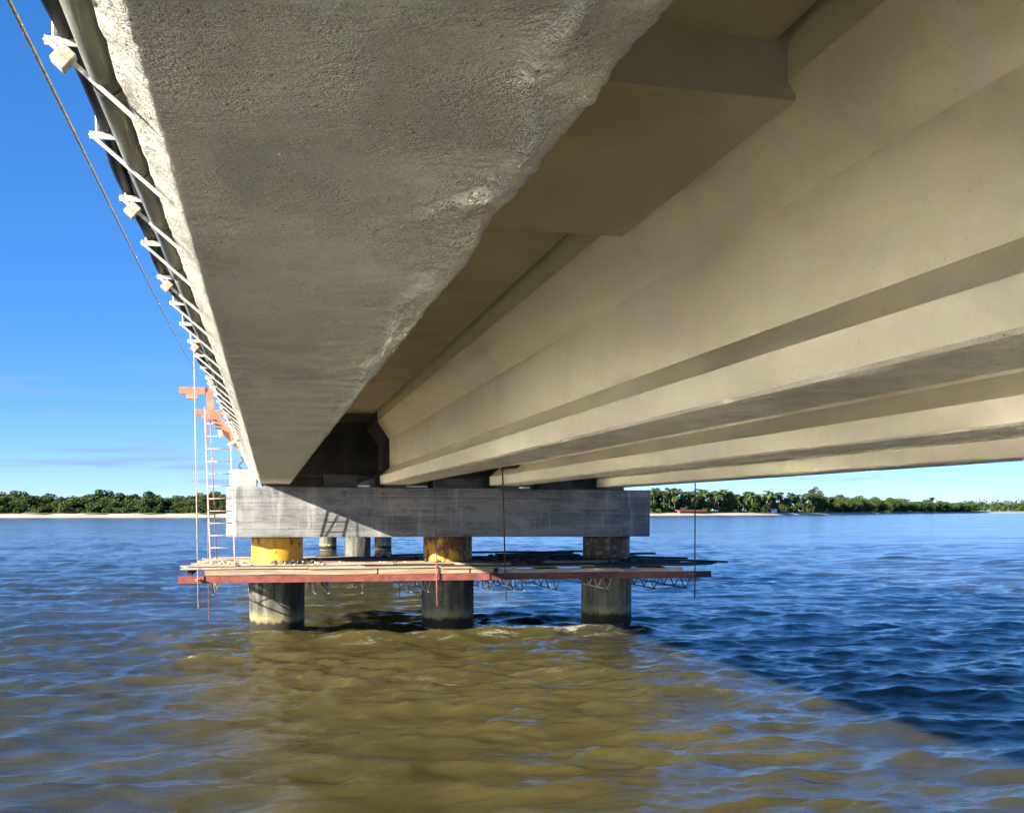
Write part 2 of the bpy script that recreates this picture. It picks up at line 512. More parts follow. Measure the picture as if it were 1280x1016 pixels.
PILE_X, PILE_Y, PIER_STEP = (0.2, 4.41, 8.62), 26.0, 27.4
def build_water():
    gx = lines(-3600, 4600, -16, 20, 0.062, 1.06, 160)
    ys = list(np.arange(5.5, 9.0, 0.042))
    y = 9.0
    while y < 6000:
        ys.append(y)
        y += min(max(0.042, y * y / 5200), max(0.6, y * 0.04))
    s, y = 0.06, 5.5
    while y > -500:
        s *= 1.15
        y -= s
        ys.append(y)
    gy = np.array(sorted(ys))
    X, Y = np.meshgrid(gx, gy, indexing='ij')
    Dst = np.hypot(X, Y)
    a1 = 1 - sstep(90, 300, Dst)
    a2 = 1 - sstep(28, 60, Dst)
    Z = np.zeros_like(X)
    DX, DY = np.zeros_like(X), np.zeros_like(X)
    patch = 1 + 0.35 * fbm(X * 0.06, Y * 0.09, 2, 40)
    for (L, peak, ang, seed, cut, amp, fade) in ((47.0, 3.4, R(97), 3, 0.10, 0.034, a1), (31.0, 1.5, R(80), 5, 0.06, 0.018, a1), (15.3, 0.55, R(92), 8, 0.03, 0.006, a2)):
        h, dx, dy = ocean(512, L, peak, ang, seed, cut)
        w = amp * fade * patch
        Z += sample(h, L, X, Y) * w
        DX += sample(dx, L, X, Y) * w
        DY += sample(dy, L, X, Y) * w
    # the current piles up against the pier and breaks in front of the piles
    bar = sstep(0.6, 2.2, X) * (1 - sstep(8.8, 10.2, X))
    cy = 24.25 + 0.25 * fbm(X * 0.5, X * 0 + 3.3, 2, 17)
    Z += bar * 0.16 * np.exp(-((Y - cy) / 0.42) ** 2) * (1 + 0.5 * fbm(X * 0.9, Y * 1.1, 3, 21))
    foam = bar * np.exp(-((Y - cy + 0.15) / 0.45) ** 2) * 0.8
    foam += 0.28 * sstep(0.6, 1.2, X) * (1 - sstep(8, 13, X)) * sstep(10, 16, Y) * (1 - sstep(23.5, 24.5, Y)) * np.clip(fbm(X * 0.3, Y * 0.7, 3, 55), 0, 1)
    for px in PILE_X:
        r = np.hypot(X - px, Y - PILE_Y)
        Z += 0.07 * np.exp(-((r - 0.8) / 0.25) ** 2) * sstep(0.2, -0.6, (Y - PILE_Y))
        foam += 0.9 * np.exp(-((r - 0.78) / 0.16) ** 2) * sstep(0.3, -0.5, (Y - PILE_Y))
    V = np.stack([X - DX * 0.9, Y - DY * 0.9, Z], -1).reshape(-1, 3)
    n, m = X.shape
    i = np.arange((n - 1) * (m - 1))
    a = (i // (m - 1)) * m + i % (m - 1)
    F = np.stack([a, a + m, a + m + 1, a + 1], -1)
    me = bpy.data.meshes.new('water')
    me.vertices.add(len(V))
    me.vertices.foreach_set('co', V.ravel())
    me.loops.add(F.size)
    me.loops.foreach_set('vertex_index', F.ravel().astype(np.int32))
    me.polygons.add(len(F))
    me.polygons.foreach_set('loop_start', np.arange(0, F.size, 4, dtype=np.int32))
    me.polygons.foreach_set('use_smooth', np.ones(len(F), dtype=bool))
    at = me.attributes.new('foam', 'FLOAT', 'POINT')
    at.data.foreach_set('value', np.clip(foam, 0, 1).ravel().astype(np.float32))
    me.update(calc_edges=True)
    me.materials.append(M['water'])
    o = bpy.data.objects.new('water', me)
    COL.objects.link(o)
    tag(o, 'choppy muddy river water under and around the bridge', None, None, 'structure')
build_water()

g = G().box((-3600, -500, -8), (4600, 6000, -7.5))
tag(g.obj('riverbed', M['sand']), 'sandy river bed under the water', None, None, 'structure')

# ------------------------------------------------------------------ far shore
SHORE = [(-900, 430), (-400, 460), (0, 480), (300, 492), (560, 560), (812, 705), (960, 800), (1060, 1000), (1120, 1350), (1226, 1900), (1330, 2100)]
def shore_pt(u, back=0.0):
    us = [s[0] for s in SHORE]
    D = np.interp(u, us, [s[1] for s in SHORE])
    p = P(u, 639, D=D)
    d = Vector((p.x, p.y, 0)).normalized()
    return Vector((p.x + d.x * back, p.y + d.y * back, 0))
def strip(name, label, rows, mat, us):
    v, f = [], []
    for r, (back, z) in enumerate(rows):
        for k, u in enumerate(us):
            p = shore_pt(u, back * (1 + 0.25 * math.sin(k * 1.7 + r)))
            v.append((p.x, p.y, z))
    n = len(us)
    for r in range(len(rows) - 1):
        for k in range(n - 1):
            f.append((r * n + k, r * n + k + 1, (r + 1) * n + k + 1, (r + 1) * n + k))
    return tag(link(name, v, f, mat, None, True), label, None, None, 'structure')
US = list(np.linspace(-900, 1330, 120))
strip('beach', 'pale sandy beach along the far shore', [(-14, -0.9), (0, 0.05), (14, 1.15), (26, 1.85), (40, 1.7)], M['sand'], US)
strip('shore_ground', 'low scrubby ground behind the beach', [(25, 1.72), (34, 2.4), (60, 3.0), (500, 4.0)], M['scrub'], US)
FAR = [(1150, 3300), (1250, 3300), (1400, 3400)]
v = []
for dz, z in ((0, -0.3), (40, 3.2), (300, 3.5)):
    for u, D in FAR:
        q = P(u, 639, D=D + dz)
        v.append((q.x, q.y, z))
tag(link('far_beach', v, [(0, 1, 4, 3), (1, 2, 5, 4), (3, 4, 7, 6), (4, 5, 8, 7)], M['sand']), 'thin pale beach of the most distant shore at the right', None, None, 'structure')

# ------------------------------------------------------------------ trees
def leaf_mesh(name, centres, tones, size, mat):
    """a soft clump of small tilted leaf sprays round each centre"""
    n = len(centres)
    c = np.asarray(centres)
    nrm = rng.normal(size=(n, 3))
    nrm[:, 2] = np.abs(nrm[:, 2]) + 0.3
    nrm /= np.linalg.norm(nrm, axis=1)[:, None]
    t = np.cross(nrm, rng.normal(size=(n, 3)))
    t /= np.linalg.norm(t, axis=1)[:, None]
    b = np.cross(nrm, t)
    s = size * rng.uniform(0.6, 1.4, (n, 1))
    w = s * rng.uniform(0.4, 0.8, (n, 1))
    V = np.stack([c - t * s, c - b * w, c + t * s, c + b * w], 1).reshape(-1, 3)
    me = bpy.data.meshes.new(name)
    me.from_pydata(V.tolist(), [], [(4 * i, 4 * i + 1, 4 * i + 2, 4 * i + 3) for i in range(n)])
    at = me.attributes.new('tone', 'FLOAT', 'POINT')
    at.data.foreach_set('value', np.repeat(np.clip(tones, 0, 1), 4).astype(np.float32))
    me.materials.append(mat)
    me.update()
    return me

def broad_tree(h, w, seed):
    g = np.random.default_rng(seed)
    cs, ts = [], []
    lobes = int(10 + w)
    for i in range(lobes):
        a, rr = g.uniform(0, 6.28), math.sqrt(g.uniform(0, 1)) * w * 0.42
        z = h * g.uniform(0.22, 0.86) * (1 - 0.25 * (rr / (w * 0.5)) ** 2)
        lr = g.uniform(0.14, 0.24) * w
        n = int(70 * (lr / 1.4) ** 1.3) + 40
        d = g.normal(size=(n, 3))
        d /= np.linalg.norm(d, axis=1)[:, None]
        p = d * (lr * g.uniform(0.55, 1.05, (n, 1)) ** 0.6) * (1, 1, 0.75) + (math.cos(a) * rr, math.sin(a) * rr, z)
        cs.append(p)
        ts.append(g.uniform(0.1, 0.8) + g.normal(0, 0.18, n))
    cs = np.concatenate(cs)
    cs[:, 2] = np.maximum(cs[:, 2], 0.15)
    tr = G().tube([(0, 0, 0), (0.1, 0.05, h * 0.3), (0.0, 0.15, h * 0.6)], [0.3, 0.22, 0.1], 6)
    for i in range(4):
        a = g.uniform(0, 6.28)
        tr.tube([(0.05, 0.05, h * 0.28), (math.cos(a) * w * 0.28, math.sin(a) * w * 0.28, h * g.uniform(0.5, 0.7))], [0.14, 0.05], 5)
    return leaf_mesh('crown', cs, np.concatenate(ts), 0.42, M['leaf']), tr

def palm_tree(h, seed):
    g = np.random.default_rng(seed)
    lean = g.uniform(-0.12, 0.12, 2) * h
    pts = [(lean[0] * t ** 1.6, lean[1] * t ** 1.6, h * t) for t in (0, 0.25, 0.5, 0.75, 1)]
    tr = G().tube(pts, [0.30, 0.2, 0.17, 0.15, 0.13], 6)
    V, F, T = [], [], []
    top = Vector(pts[-1])
    for i in range(34):
        a, el = 2 * math.pi * i / 34 * 3.1 + g.uniform(-0.2, 0.2), g.uniform(-0.5, 1.25)
        L = g.uniform(4.2, 6.2)
        d = Vector((math.cos(a), math.sin(a), 0))
        sd = Vector((-math.sin(a), math.cos(a), 0))
        p, e, prev, tone = top.copy(), el, None, g.uniform(0.05, 0.7)
        for s in range(8):
            w = 0.75 * math.sin(math.pi * min(1, (s + 0.7) / 8.0)) + 0.05
            dr = w * 0.55
            o = len(V)
            V += [p + sd * w - Vector((0, 0, dr)), p.copy(), p - sd * w - Vector((0, 0, dr))]
            T += [tone] * 3
            if prev is not None and s % 1 == 0:
                F += [(prev, prev + 1, o + 1, o), (prev + 1, prev + 2, o + 2, o + 1)]
            prev = o
            e -= g.uniform(0.17, 0.30)
            p = p + (d * math.cos(e) + Vector((0, 0, math.sin(e)))) * (L / 8)
    me = bpy.data.meshes.new('crown')
    me.from_pydata([tuple(q) for q in V], [], F)
    at = me.attributes.new('tone', 'FLOAT', 'POINT')
    at.data.foreach_set('value', np.clip(np.array(T) + g.normal(0, 0.05, len(T)), 0, 1).astype(np.float32))
    me.materials.append(M['palmleaf'])
    me.update()
    return me, tr

def tree_proto(name, crown, tr, bark):
    root = empty(name, (0, 0, -200))
    o = bpy.data.objects.new('crown', crown)
    COL.objects.link(o)
    o.parent = root
    t = tr
    me = bpy.data.meshes.new('trunk')
    me.from_pydata(t.v, [], t.f)
    me.materials.append(bark)
    k = bpy.data.objects.new('trunk', me)
    COL.objects.link(k)
    k.parent = root
    return root

used = set()
def plant(proto, u, back, s, label, cat, group, sz=None):
    r = proto if proto.name not in used else copy_tree(proto)
    used.add(r.name)
    used.add(proto.name)
    p = shore_pt(u, back)
    r.location = (p.x, p.y, 2.2 + min(1.0, max(0, back - 25) * 0.02))
    r.rotation_euler = (0, 0, random.uniform(0, 6.28))
    r.scale = (s, s, sz or s)
    return tag(r, label, cat, group)

BT = [tree_proto('broadleaf_tree', *broad_tree(h, w, 100 + i), M['bark']) for i, (h, w) in enumerate(((8.5, 9), (9.5, 8), (7.5, 10), (10.5, 9.5), (8, 7), (9, 11)))]
SB = [tree_proto('shore_bush', *broad_tree(h, w, 140 + i), M['bark']) for i, (h, w) in enumerate(((3.2, 6), (2.6, 5), (3.8, 5.5)))]
PT = [tree_proto('coconut_palm', *palm_tree(h, 200 + i), M['palmbark']) for i, h in enumerate((11.5, 13, 10, 12.2, 9, 13.8))]
left_top = [(-150, 1.25), (0, 1.25), (25, 1.12), (50, 0.98), (90, 0.98), (120, 1.0), (150, 1.05), (215, 1.02), (222, 0.92), (260, 1.1), (300, 1.0), (420, 1.0)]
for row, (back, n, ds) in enumerate(((36, 34, 0.78), (46, 34, 0.92), (58, 32, 1.0), (72, 26, 1.04))):
    for i in range(n):
        u = -60 + (380) * (i + random.uniform(0.1, 0.9)) / n
        s = np.interp(u, [a for a, b in left_top], [b for a, b in left_top]) * ds * random.uniform(0.78, 1.12)
        plant(random.choice(BT), u, back + random.uniform(-4, 4), s, 'dense green broadleaf tree in the wood on the far left shore', 'tree', 'wood on the far left shore')
for i in range(40):
    plant(random.choice(SB), -60 + 370 * (i + random.uniform(0, 1)) / 40, random.uniform(28, 33), random.uniform(0.5, 1.0), 'low olive bush at the top of the far left beach', 'bush', 'bushes edging the far left beach')
for i in range(96):
    u = 806 + 232 * (i + random.uniform(0, 1)) / 96
    plant(random.choice(PT), u, random.choice((34, 42, 52, 64)) + random.uniform(-4, 4), random.uniform(0.95, 1.22), 'coconut palm in the grove on the far right shore', 'palm', 'palm grove on the far right shore')
for i in range(60):
    u = 806 + 260 * (i + random.uniform(0, 1)) / 60
    plant(random.choice(BT), u, random.uniform(40, 80), random.uniform(0.85, 1.15), 'dark undergrowth tree between the palms of the far right grove', 'tree', 'undergrowth of the palm grove')
for i in range(26):
    plant(random.choice(SB), 815 + 250 * (i + random.uniform(0, 1)) / 26, random.uniform(28, 33), random.uniform(0.6, 1.2), 'low bush below the palms on the far right beach', 'bush', 'bushes edging the far right beach')
HT = [tree_proto('headland_tree', *broad_tree(h, w, 160 + i), M['bark']) for i, (h, w) in enumerate(((11, 17), (13, 15), (10, 19)))]
tall = tree_proto('casuarina_tree', *broad_tree(19, 13, 300), M['bark'])
plant(tall, 1021, 40, 1.1, 'tallest feathery green tree rising above the far right palms', 'tree', None, 1.35)
for i in range(84):
    u = 1040 + 178 * ((i + random.uniform(0, 1)) / 84)
    plant(random.choice(HT), u, random.uniform(36, 70), random.uniform(0.95, 1.3) * np.interp(u, [1042, 1120, 1216], [1.05, 1.15, 1.2]), 'rounded green tree on the receding right headland', 'tree', 'trees on the right headland')
plant(PT[5], 1166, 50, 1.5, 'lone palm top standing above the right headland trees', 'palm', None)
cs = []
for i in range(110):
    u = 1200 + 115 * random.random()
    q = P(u, 639, D=3360 + random.uniform(0, 120))
    hh = random.uniform(16, 30)
    d = rng.normal(size=(60, 3)) * (8, 7, hh * 0.3) + (q.x, q.y, 4 + hh * 0.6)
    cs.append(d)
far = bpy.data.objects.new('distant_woodland', leaf_mesh('distant_woodland', np.concatenate(cs), rng.uniform(0, 0.6, 6600), 3.2, M['leaf']))
COL.objects.link(far)
tag(far, 'hazy dark line of trees on the most distant shore', None, None, 'stuff')

# huts and boats on the far right beach
def hut(name, u0, u1, back, z0, h, roofh, wall, roof, label, cat, depth=5):
    p0, p1 = shore_pt(u0, back), shore_pt(u1, back)
    d = (p1 - p0)
    L = d.length
    d.normalize()
    nrm = Vector((-d.y, d.x, 0))
    root = empty(name, ((p0 + p1) / 2).to_tuple()[:2] + (z0,), label, cat)
    c = lambda a, b, z: p0 + d * a + nrm * b + Vector((0, 0, z))
    w = G().add([c(0, 0, z0), c(L, 0, z0), c(L, depth, z0), c(0, depth, z0), c(0, 0, z0 + h), c(L, 0, z0 + h), c(L, depth, z0 + h), c(0, depth, z0 + h)],
                [(0, 1, 5, 4), (1, 2, 6, 5), (2, 3, 7, 6), (3, 0, 4, 7)])
    w.obj('wall', wall, root)
    e = 0.5
    G().add([c(-e, -e, z0 + h - 0.1), c(L + e, -e, z0 + h - 0.1), c(L + e, depth + e, z0 + h - 0.1), c(-e, depth + e, z0 + h - 0.1), c(-e, depth / 2, z0 + h + roofh), c(L + e, depth / 2, z0 + h + roofh)],
            [(0, 1, 5, 4), (2, 3, 4, 5), (1, 2, 5), (3, 0, 4), (3, 2, 1, 0)]).obj('roof', roof, root)
    nw = max(2, int(L / 4))
    for i in range(nw):
        a = L * (i + 0.5) / nw
        G().box((-0.5, -0.03, 0), (0.5, 0.03, 1.0)).obj('window', M['dark'], root)
        o = root.children[-1] if False else bpy.context.scene.objects[-1] if False else None
    wins = [k for k in root.children if k.name.startswith('window')]
    for i, k in enumerate(wins):
        a = L * (i + 0.5) / nw
        q = c(a, -0.04, z0 + h * 0.35)
        k.location = q - root.location
        k.data.transform(Matrix.Translation(root.location))
        k.rotation_euler = (0, 0, math.atan2(d.y, d.x))
    return root
hut('beach_shelter', 850, 884, 19, 1.75, 1.5, 0.9, M['red'], M['red'], 'long low red shelter on the far right beach', 'shelter')
hut('beach_house', 965.5, 971.5, 22, 1.95, 2.8, 0.5, M['pad'], M['pad'], 'small white house below the palms on the far right beach', 'house')
hut('beach_hut', 976, 983, 22, 1.95, 1.2, 0.8, M['bark'], M['sand'], 'small open tan hut right of the white beach house', 'hut')

# ------------------------------------------------------------------ bridge spans
GX = (0.15, 2.98, 5.72, 8.53)                     # girder centre lines
GZ = tuple(EYE + z for z in (0.650, 0.645, 0.638, 0.607))   # girder soffits (the deck falls slightly to the right)
END = 25.5
HALF = [(-0.335, 0.02), (-0.335, 0.215), (-0.10, 0.43), (-0.10, 1.11), (-0.40, 1.55), (-0.40, 1.81)]
def profile():
    return [(-0.315, 0.0)] + HALF + [(-x, z) for x, z in HALF[::-1]] + [(0.315, 0.0)]

def plain_girder(cx, z0, y0, y1, side, under, name, parent, step=0.8):
    pf = profile()
    n = len(pf)
    ys = np.append(np.arange(y0, y1, step), y1)
    g = G()
    v = [(cx + x, y, z0 + z) for y in ys for x, z in pf]
    fs, mi = [], []
    for r in range(len(ys) - 1):
        for i in range(n):
            j = (i + 1) % n
            fs.append((r * n + i, r * n + j, (r + 1) * n + j, (r + 1) * n + i)[::-1])
            mi.append(1 if i in (0, n - 2, n - 1) else 0)
    fs += [tuple(range(n)), tuple(range(len(v) - n, len(v)))[::-1]]
    mi += [0, 0]
    return link(name, v, fs, [side, under], parent, False, mi)

def near_girder(parent):
    """the girder overhead, its rough plaster modelled"""
    cx, z0 = GX[0], GZ[0]
    seg = [(-0.40, 1.81), (-0.40, 1.55), (-0.10, 1.11), (-0.10, 0.43), (-0.392, 0.215), (-0.392, 0.062)]
    for t in np.linspace(0, 1, 9)[1:]:
        seg.append((-0.392 + 0.057 * t, 0.062 - 0.057 * t))
    for t in np.linspace(0, 1, 60)[1:]:
        seg.append((-0.335 + 0.67 * t, 0.0))
    seg += [(0.342, 0.008), (0.345, 0.02), (0.345, 0.06), (0.345, 0.11), (0.345, 0.16), (0.335, 0.215), (0.10, 0.43), (0.10, 1.11), (0.40, 1.55), (0.40, 1.81)]
    ys, y = [-3.0], -3.0
    while y < END:
        y += 0.25 if y < 0.6 else max(0.014, (y / 1.6) ** 1.5 * 0.012)
        ys.append(min(y, END))
    ys = np.array(ys)
    pf = np.array(seg)
    n = len(pf)
    X = np.repeat(pf[None, :, 0], len(ys), 0)
    Z = np.repeat(pf[None, :, 1], len(ys), 0)
    Y = np.repeat(ys[:, None], n, 1)
    soff = np.zeros(n)
    soff[5:5 + 9 + 59 + 6] = 1
    low = soff[None, :] * np.ones_like(X)
    d = 0.0026 * fbm(X * 9, Y * 22, 4, 3) + 0.0020 * fbm(X * 40, Y * 70, 3, 9)
    # thick hand-thrown patch along the right arris, with a lobe reaching in
    lobe = 0.05 + 0.05 * fbm(Y * 1.7, Y * 0 + 0.5, 3, 5) + 0.20 * np.exp(-((Y - 2.43) / 0.24) ** 2) + 0.08 * np.exp(-((Y - 1.35) / 0.35) ** 2) + 0.05 * np.exp(-((Y - 3.3) / 0.4) ** 2)
    e = 0.335 - lobe + 0.012 * fbm(X * 30, Y * 30, 3, 12)
    m = sstep(-0.012, 0.022, X - e) * (1 - sstep(6, 11, Y))
    rim = np.exp(-((X - e - 0.01) / 0.012) ** 2) * (1 - sstep(5, 9, Y))
    d += m * (0.012 + 0.006 * fbm(X * 38, Y * 38, 4, 14)) + rim * 0.004 * (1 + 0.8 * fbm(X * 20, Y * 20, 2, 41))
    for (sx, sy, lx, ly, hh) in ((-0.02, 1.62, 0.012, 0.006, 0.010), (0.12, 1.78, 0.010, 0.014, 0.012), (0.16, 1.52, 0.03, 0.004, 0.007), (-0.13, 2.03, 0.008, 0.008, 0.009), (0.05, 2.02, 0.009, 0.006, 0.008),
                                 (-0.06, 2.62, 0.05, 0.004, 0.006), (0.17, 2.16, 0.010, 0.006, 0.010), (-0.22, 1.5, 0.02, 0.008, 0.008), (0.01, 1.38, 0.012, 0.03, 0.009), (-0.1, 1.72, 0.006, 0.012, 0.010), (0.1, 2.9, 0.01, 0.008, 0.009)):
        d += hh * np.exp(-((X - sx) / lx) ** 2 - ((Y - sy) / ly) ** 2)
    # wavy arrises
    lch = sstep(-0.33, -0.37, X)
    d += lch * 0.0045 * fbm(X * 25, Y * 22, 4, 22)
    wob = 0.004 * fbm(Y * 1.3, Y * 0 + 1, 2, 30) + 0.002 * fbm(Y * 14, Y * 0 + 4, 3, 31) - 0.015 * np.exp(-((Y - 2.25) / 0.16) ** 2) + 0.012 * np.exp(-((Y - 2.7) / 0.2) ** 2)
    Z2 = Z - d * low
    X2 = X + wob * sstep(0.20, 0.335, X) * low + 0.0015 * fbm(Y * 13, Y * 0 + 2, 3, 33) * sstep(-0.3, -0.38, X) * low
    V = np.stack([cx + X2, Y, z0 + Z2], -1).reshape(-1, 3)
    fs, mi = [], []
    for r in range(len(ys) - 1):
        for i in range(n - 1):
            fs.append((r * n + i, (r + 1) * n + i, (r + 1) * n + i + 1, r * n + i + 1)[::-1])
            mi.append(1 if 5 <= i < 13 else (2 if 13 <= i < 74 else 0))
    fs += [tuple(range(n))[::-1], tuple(range(len(V) - n, len(V)))]
    mi += [0, 0]
    o = link('girder', V, fs, [M['paint'], M['edge'], M['plaster']], parent, False, mi)
    sm = [5 <= i < 74 for r in range(len(ys) - 1) for i in range(n - 1)] + [False, False]
    o.data.polygons.foreach_set('use_smooth', sm)
    return o

def span(y0, y1, label, painted):
    root = empty('bridge_span', (4.3, (y0 + y1) / 2, GZ[0]), label, 'bridge span')
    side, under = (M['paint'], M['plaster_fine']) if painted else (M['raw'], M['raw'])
    for i in range(4):
        if painted and i == 0:
            near_girder(root)
        else:
            plain_girder(GX[i], GZ[i], y0, y1, side, under, 'girder', root)
    zs = [z + 1.81 for z in GZ]
    prof = [(-0.85, zs[0] + 0.02)] + [(GX[i], zs[i]) for i in range(4)] + [(9.65, zs[3] - 0.01), (9.65, zs[3] + 0.2), (-0.85, zs[0] + 0.22)]
    G().prism(prof, y0, y1).obj('deck_slab', M['raw'], root)
    for x in (-0.85, 9.4):
        z = zs[0] + 0.22 if x < 0 else zs[3] + 0.2
        G().prism([(x, z), (x + 0.25, z), (x + 0.2, z + 0.75), (x + 0.03, z + 0.75)], y0, y1).obj('parapet', M['rawlight'], root)
    for i in range(3):
        xa, xb = GX[i] + 0.40 + 0.07, GX[i + 1] - 0.40 - 0.07
        za, zb = GZ[i], GZ[i + 1]
        def slab(ya, yb, d0, d1, pad, nm, mt):
            a, b = xa - pad, xb + pad
            G().prism([(a, za + d0), (b, zb + d0), (b, zb + d1), (a, za + d1)], ya, yb).obj(nm, mt, root)
        if painted:
            slab(y0, 4.85, 1.75, 1.812, 0, 'soffit_panel', M['panel'])
            slab(4.85, 7.55, 1.455, 1.812, 0.115, 'thick_soffit_panel', M['panel'])
            slab(7.55, y1, 1.75, 1.812, 0, 'soffit_panel', M['panel'])
        else:
            slab(y0, y1, 1.75, 1.812, 0, 'soffit_panel', M['raw'])
            for yd in (y0 + 2.7, (y0 + y1) / 2, y1 - 1.0):
                g = G()
                g.prism([(GX[i] + 0.095, za + 0.30), (GX[i + 1] - 0.095, zb + 0.30), (GX[i + 1] - 0.095, zb + 1.112), (GX[i + 1] - 0.39, zb + 1.548), (GX[i + 1] - 0.39, zb + 1.752), (GX[i] + 0.39, za + 1.752), (GX[i] + 0.39, za + 1.548), (GX[i] + 0.095, za + 1.112)], yd, yd + 0.25)
                g.obj('diaphragm', M['raw'], root)
    return root
span(-3.0, END, 'cream painted concrete girder span overhead with rough plastered soffit', True)
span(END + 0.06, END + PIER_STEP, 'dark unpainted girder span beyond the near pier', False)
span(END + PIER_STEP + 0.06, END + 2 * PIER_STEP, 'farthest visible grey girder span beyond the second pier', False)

# ------------------------------------------------------------------ piers
CAP_Y0, CAP_Y1 = 25.0, 27.0
ZT = lambda x: EYE + 0.583 - 0.0044 * (x + 0.75)
ZB = lambda x: EYE - 0.602 - 0.0038 * (x + 0.75)
def pier(label, mats):
    root = empty('bridge_pier', (4.4, PILE_Y, -3), label, 'bridge pier')
    # cap with splayed left end
    a, b = -0.751, 9.456
    foot = [(a, CAP_Y0), (b, CAP_Y0), (b, CAP_Y1), (a, CAP_Y1), (a - 0.235, CAP_Y1 - 0.55), (a - 0.235, CAP_Y0 + 0.55)]
    n = len(foot)
    v = [(x, y, ZB(x)) for x, y in foot] + [(x, y, ZT(x)) for x, y in foot]
    G().add(v, [tuple(range(n))[::-1], tuple(range(n, 2 * n))] + [(i, (i + 1) % n, (i + 1) % n + n, i + n) for i in range(n)]).obj('pier_cap', M['cap'], root, bevel=0.015)
    for k, ln in enumerate((((781, 625), (777, 630), (774, 636), (779.5, 638), (781, 641), (776, 647)), ((694, 626), (697, 635), (700, 626), (703, 636), (706, 626)))):
        g = G()
        q = [P(*c, Y=CAP_Y0 - 0.004) for c in ln]
        for i in range(len(q) - 1):
            g.tube([q[i], q[i + 1]], 0.011, 5)
        g.obj('chalk_mark', M['chalk'], root)
    g = G()
    for i in range(12):
        x0, x1 = 2.6 + i * 0.42, 2.6 + (i + 1) * 0.42
        g.box((x0, CAP_Y0 - 0.004, ZT(x0) - 0.24), (x1, CAP_Y0 + 0.01, ZT(x0) - 0.24 + random.uniform(0.008, 0.018)))
    g.obj('joint_line', M['dark'], root)
    for i in range(14):
        x = -0.2 + i * 0.72 + random.uniform(-0.05, 0.05)
        for zz in (0.16, 0.98):
            p = Vector((x, CAP_Y0 - 0.003, ZT(x) - zz))
            G().tube([p, p + Vector((0, 0.02, 0))], 0.018, 8).obj('tie_hole', M['chalk'] if (i * 7 + int(zz * 10)) % 3 == 0 else M['dark'], root)
    # upstand at the left end
    z = ZT(-0.6) - 0.01
    foot = [(-0.76, CAP_Y0 + 0.04), (-0.27, CAP_Y0 + 0.04), (-0.27, CAP_Y0 + 1.2), (-0.86, CAP_Y0 + 1.2), (-0.90, CAP_Y0 + 0.35)]
    n = len(foot)
    v = [(x, y, z) for x, y in foot] + [(x, y, z + 0.40 + 0.02 * math.sin(x * 30)) for x, y in foot]
    G().add(v, [tuple(range(n))[::-1], tuple(range(n, 2 * n))] + [(i, (i + 1) % n, (i + 1) % n + n, i + n) for i in range(n)]).obj('end_upstand', M['rawlight'], root, bevel=0.02)
    for i in range(3):
        x0 = (1.27, 3.92, 6.63)[i]
        G().box((x0, CAP_Y0 + 0.35, ZT(x0) - 0.01), (x0 + 0.82, CAP_Y0 + 1.1, ZT(x0) + (0.32, 0.24, 0.22)[i])).obj('shear_key', M['raw'], root, bevel=0.015)
    for x0, w in ((2.08, 0.28), (3.25, 0.50), (6.05, 0.27)):
        G().box((x0, CAP_Y0 + 0.06, ZT(x0) + 0.015), (x0 + w, CAP_Y0 + 0.30, ZT(x0) + 0.055)).obj('packing_strip', M['pad'], root)
    for i in range(4):
        G().box((GX[i] - 0.27, CAP_Y0 + 0.12, ZT(GX[i]) - 0.01), (GX[i] + 0.27, CAP_Y0 + 0.9, GZ[i] - 0.003)).obj('bearing_pad', M['raw'], root)
    for i, px in enumerate(PILE_X):
        def ring(z0, z1, r, nseg=48, steps=8):
            g = G()
            g.tube([(px, PILE_Y, z0 + (z1 - z0) * k / steps) for k in range(steps + 1)], r, nseg)
            return g
        p = ring(-3, 1.72, 0.655).obj('pile', M['pile'], root, True)
        c = ring(1.60, ZB(px) + 0.01, 0.615).obj('steel_collar', mats[i], p, True)
        ring(1.58, 1.66, 0.63, 48, 1).obj('collar_rim', mats[i], p, True)
    return root
near = pier('near pier of grey board marked concrete on three piles with a work platform', [M['col0'], M['col1'], M['col2']])
for k, lb in ((1, 'second pier, its pale piles seen through the gap under the near pier cap'), (2, 'third pier farthest away, its small piles seen under the near pier cap')):
    c = copy_tree(near)
    c.location.y += PIER_STEP * k
    c['label'] = lb
    if k:
        for ch in c.children:
            for sub in ch.children:
                sub.material_slots[0].link = 'OBJECT'
                sub.material_slots[0].material = M['pile']

# ------------------------------------------------------------------ hanging work platform
PF, PB, PZ = 23.2, 28.7, EYE - 1.385           # front, back, top of the red beams
plat = empty('work_platform', (4.2, (PF + PB) / 2, PZ - 0.3), 'hanging timber work platform on red steel beams around the near pier', 'work platform')
def chan(p, q, mat, name, w=0.09, h=0.155):
    g = G()
    p, q = Vector(p), Vector(q)
    u = Vector((0, 0, 1))
    s = Vector((0, 1, 0))
    g.beam(p, q, 0.012, h)
    for k in (-1, 1):
        g.beam(p + u * k * (h / 2 - 0.006) + s * w / 2, q + u * k * (h / 2 - 0.006) + s * w / 2, w, 0.012)
    return g.obj(name, mat, plat)
zl, zr = PZ - 0.075, PZ - 0.115
chan((-1.88, PF, zl), (4.9, PF, (zl + zr) / 2 - 0.003), M['red'], 'front_beam')
chan((4.7, PF + 0.02, (zl + zr) / 2 - 0.004), (10.34, PF + 0.02, zr - 0.005), M['redshade'], 'front_beam')
chan((-1.88, PB - 0.4, zl), (4.9, PB - 0.4, (zl + zr) / 2), M['red'], 'rear_beam')
chan((4.9, PB - 0.4, (zl + zr) / 2), (10.34, PB - 0.4, zr), M['red'], 'rear_beam')
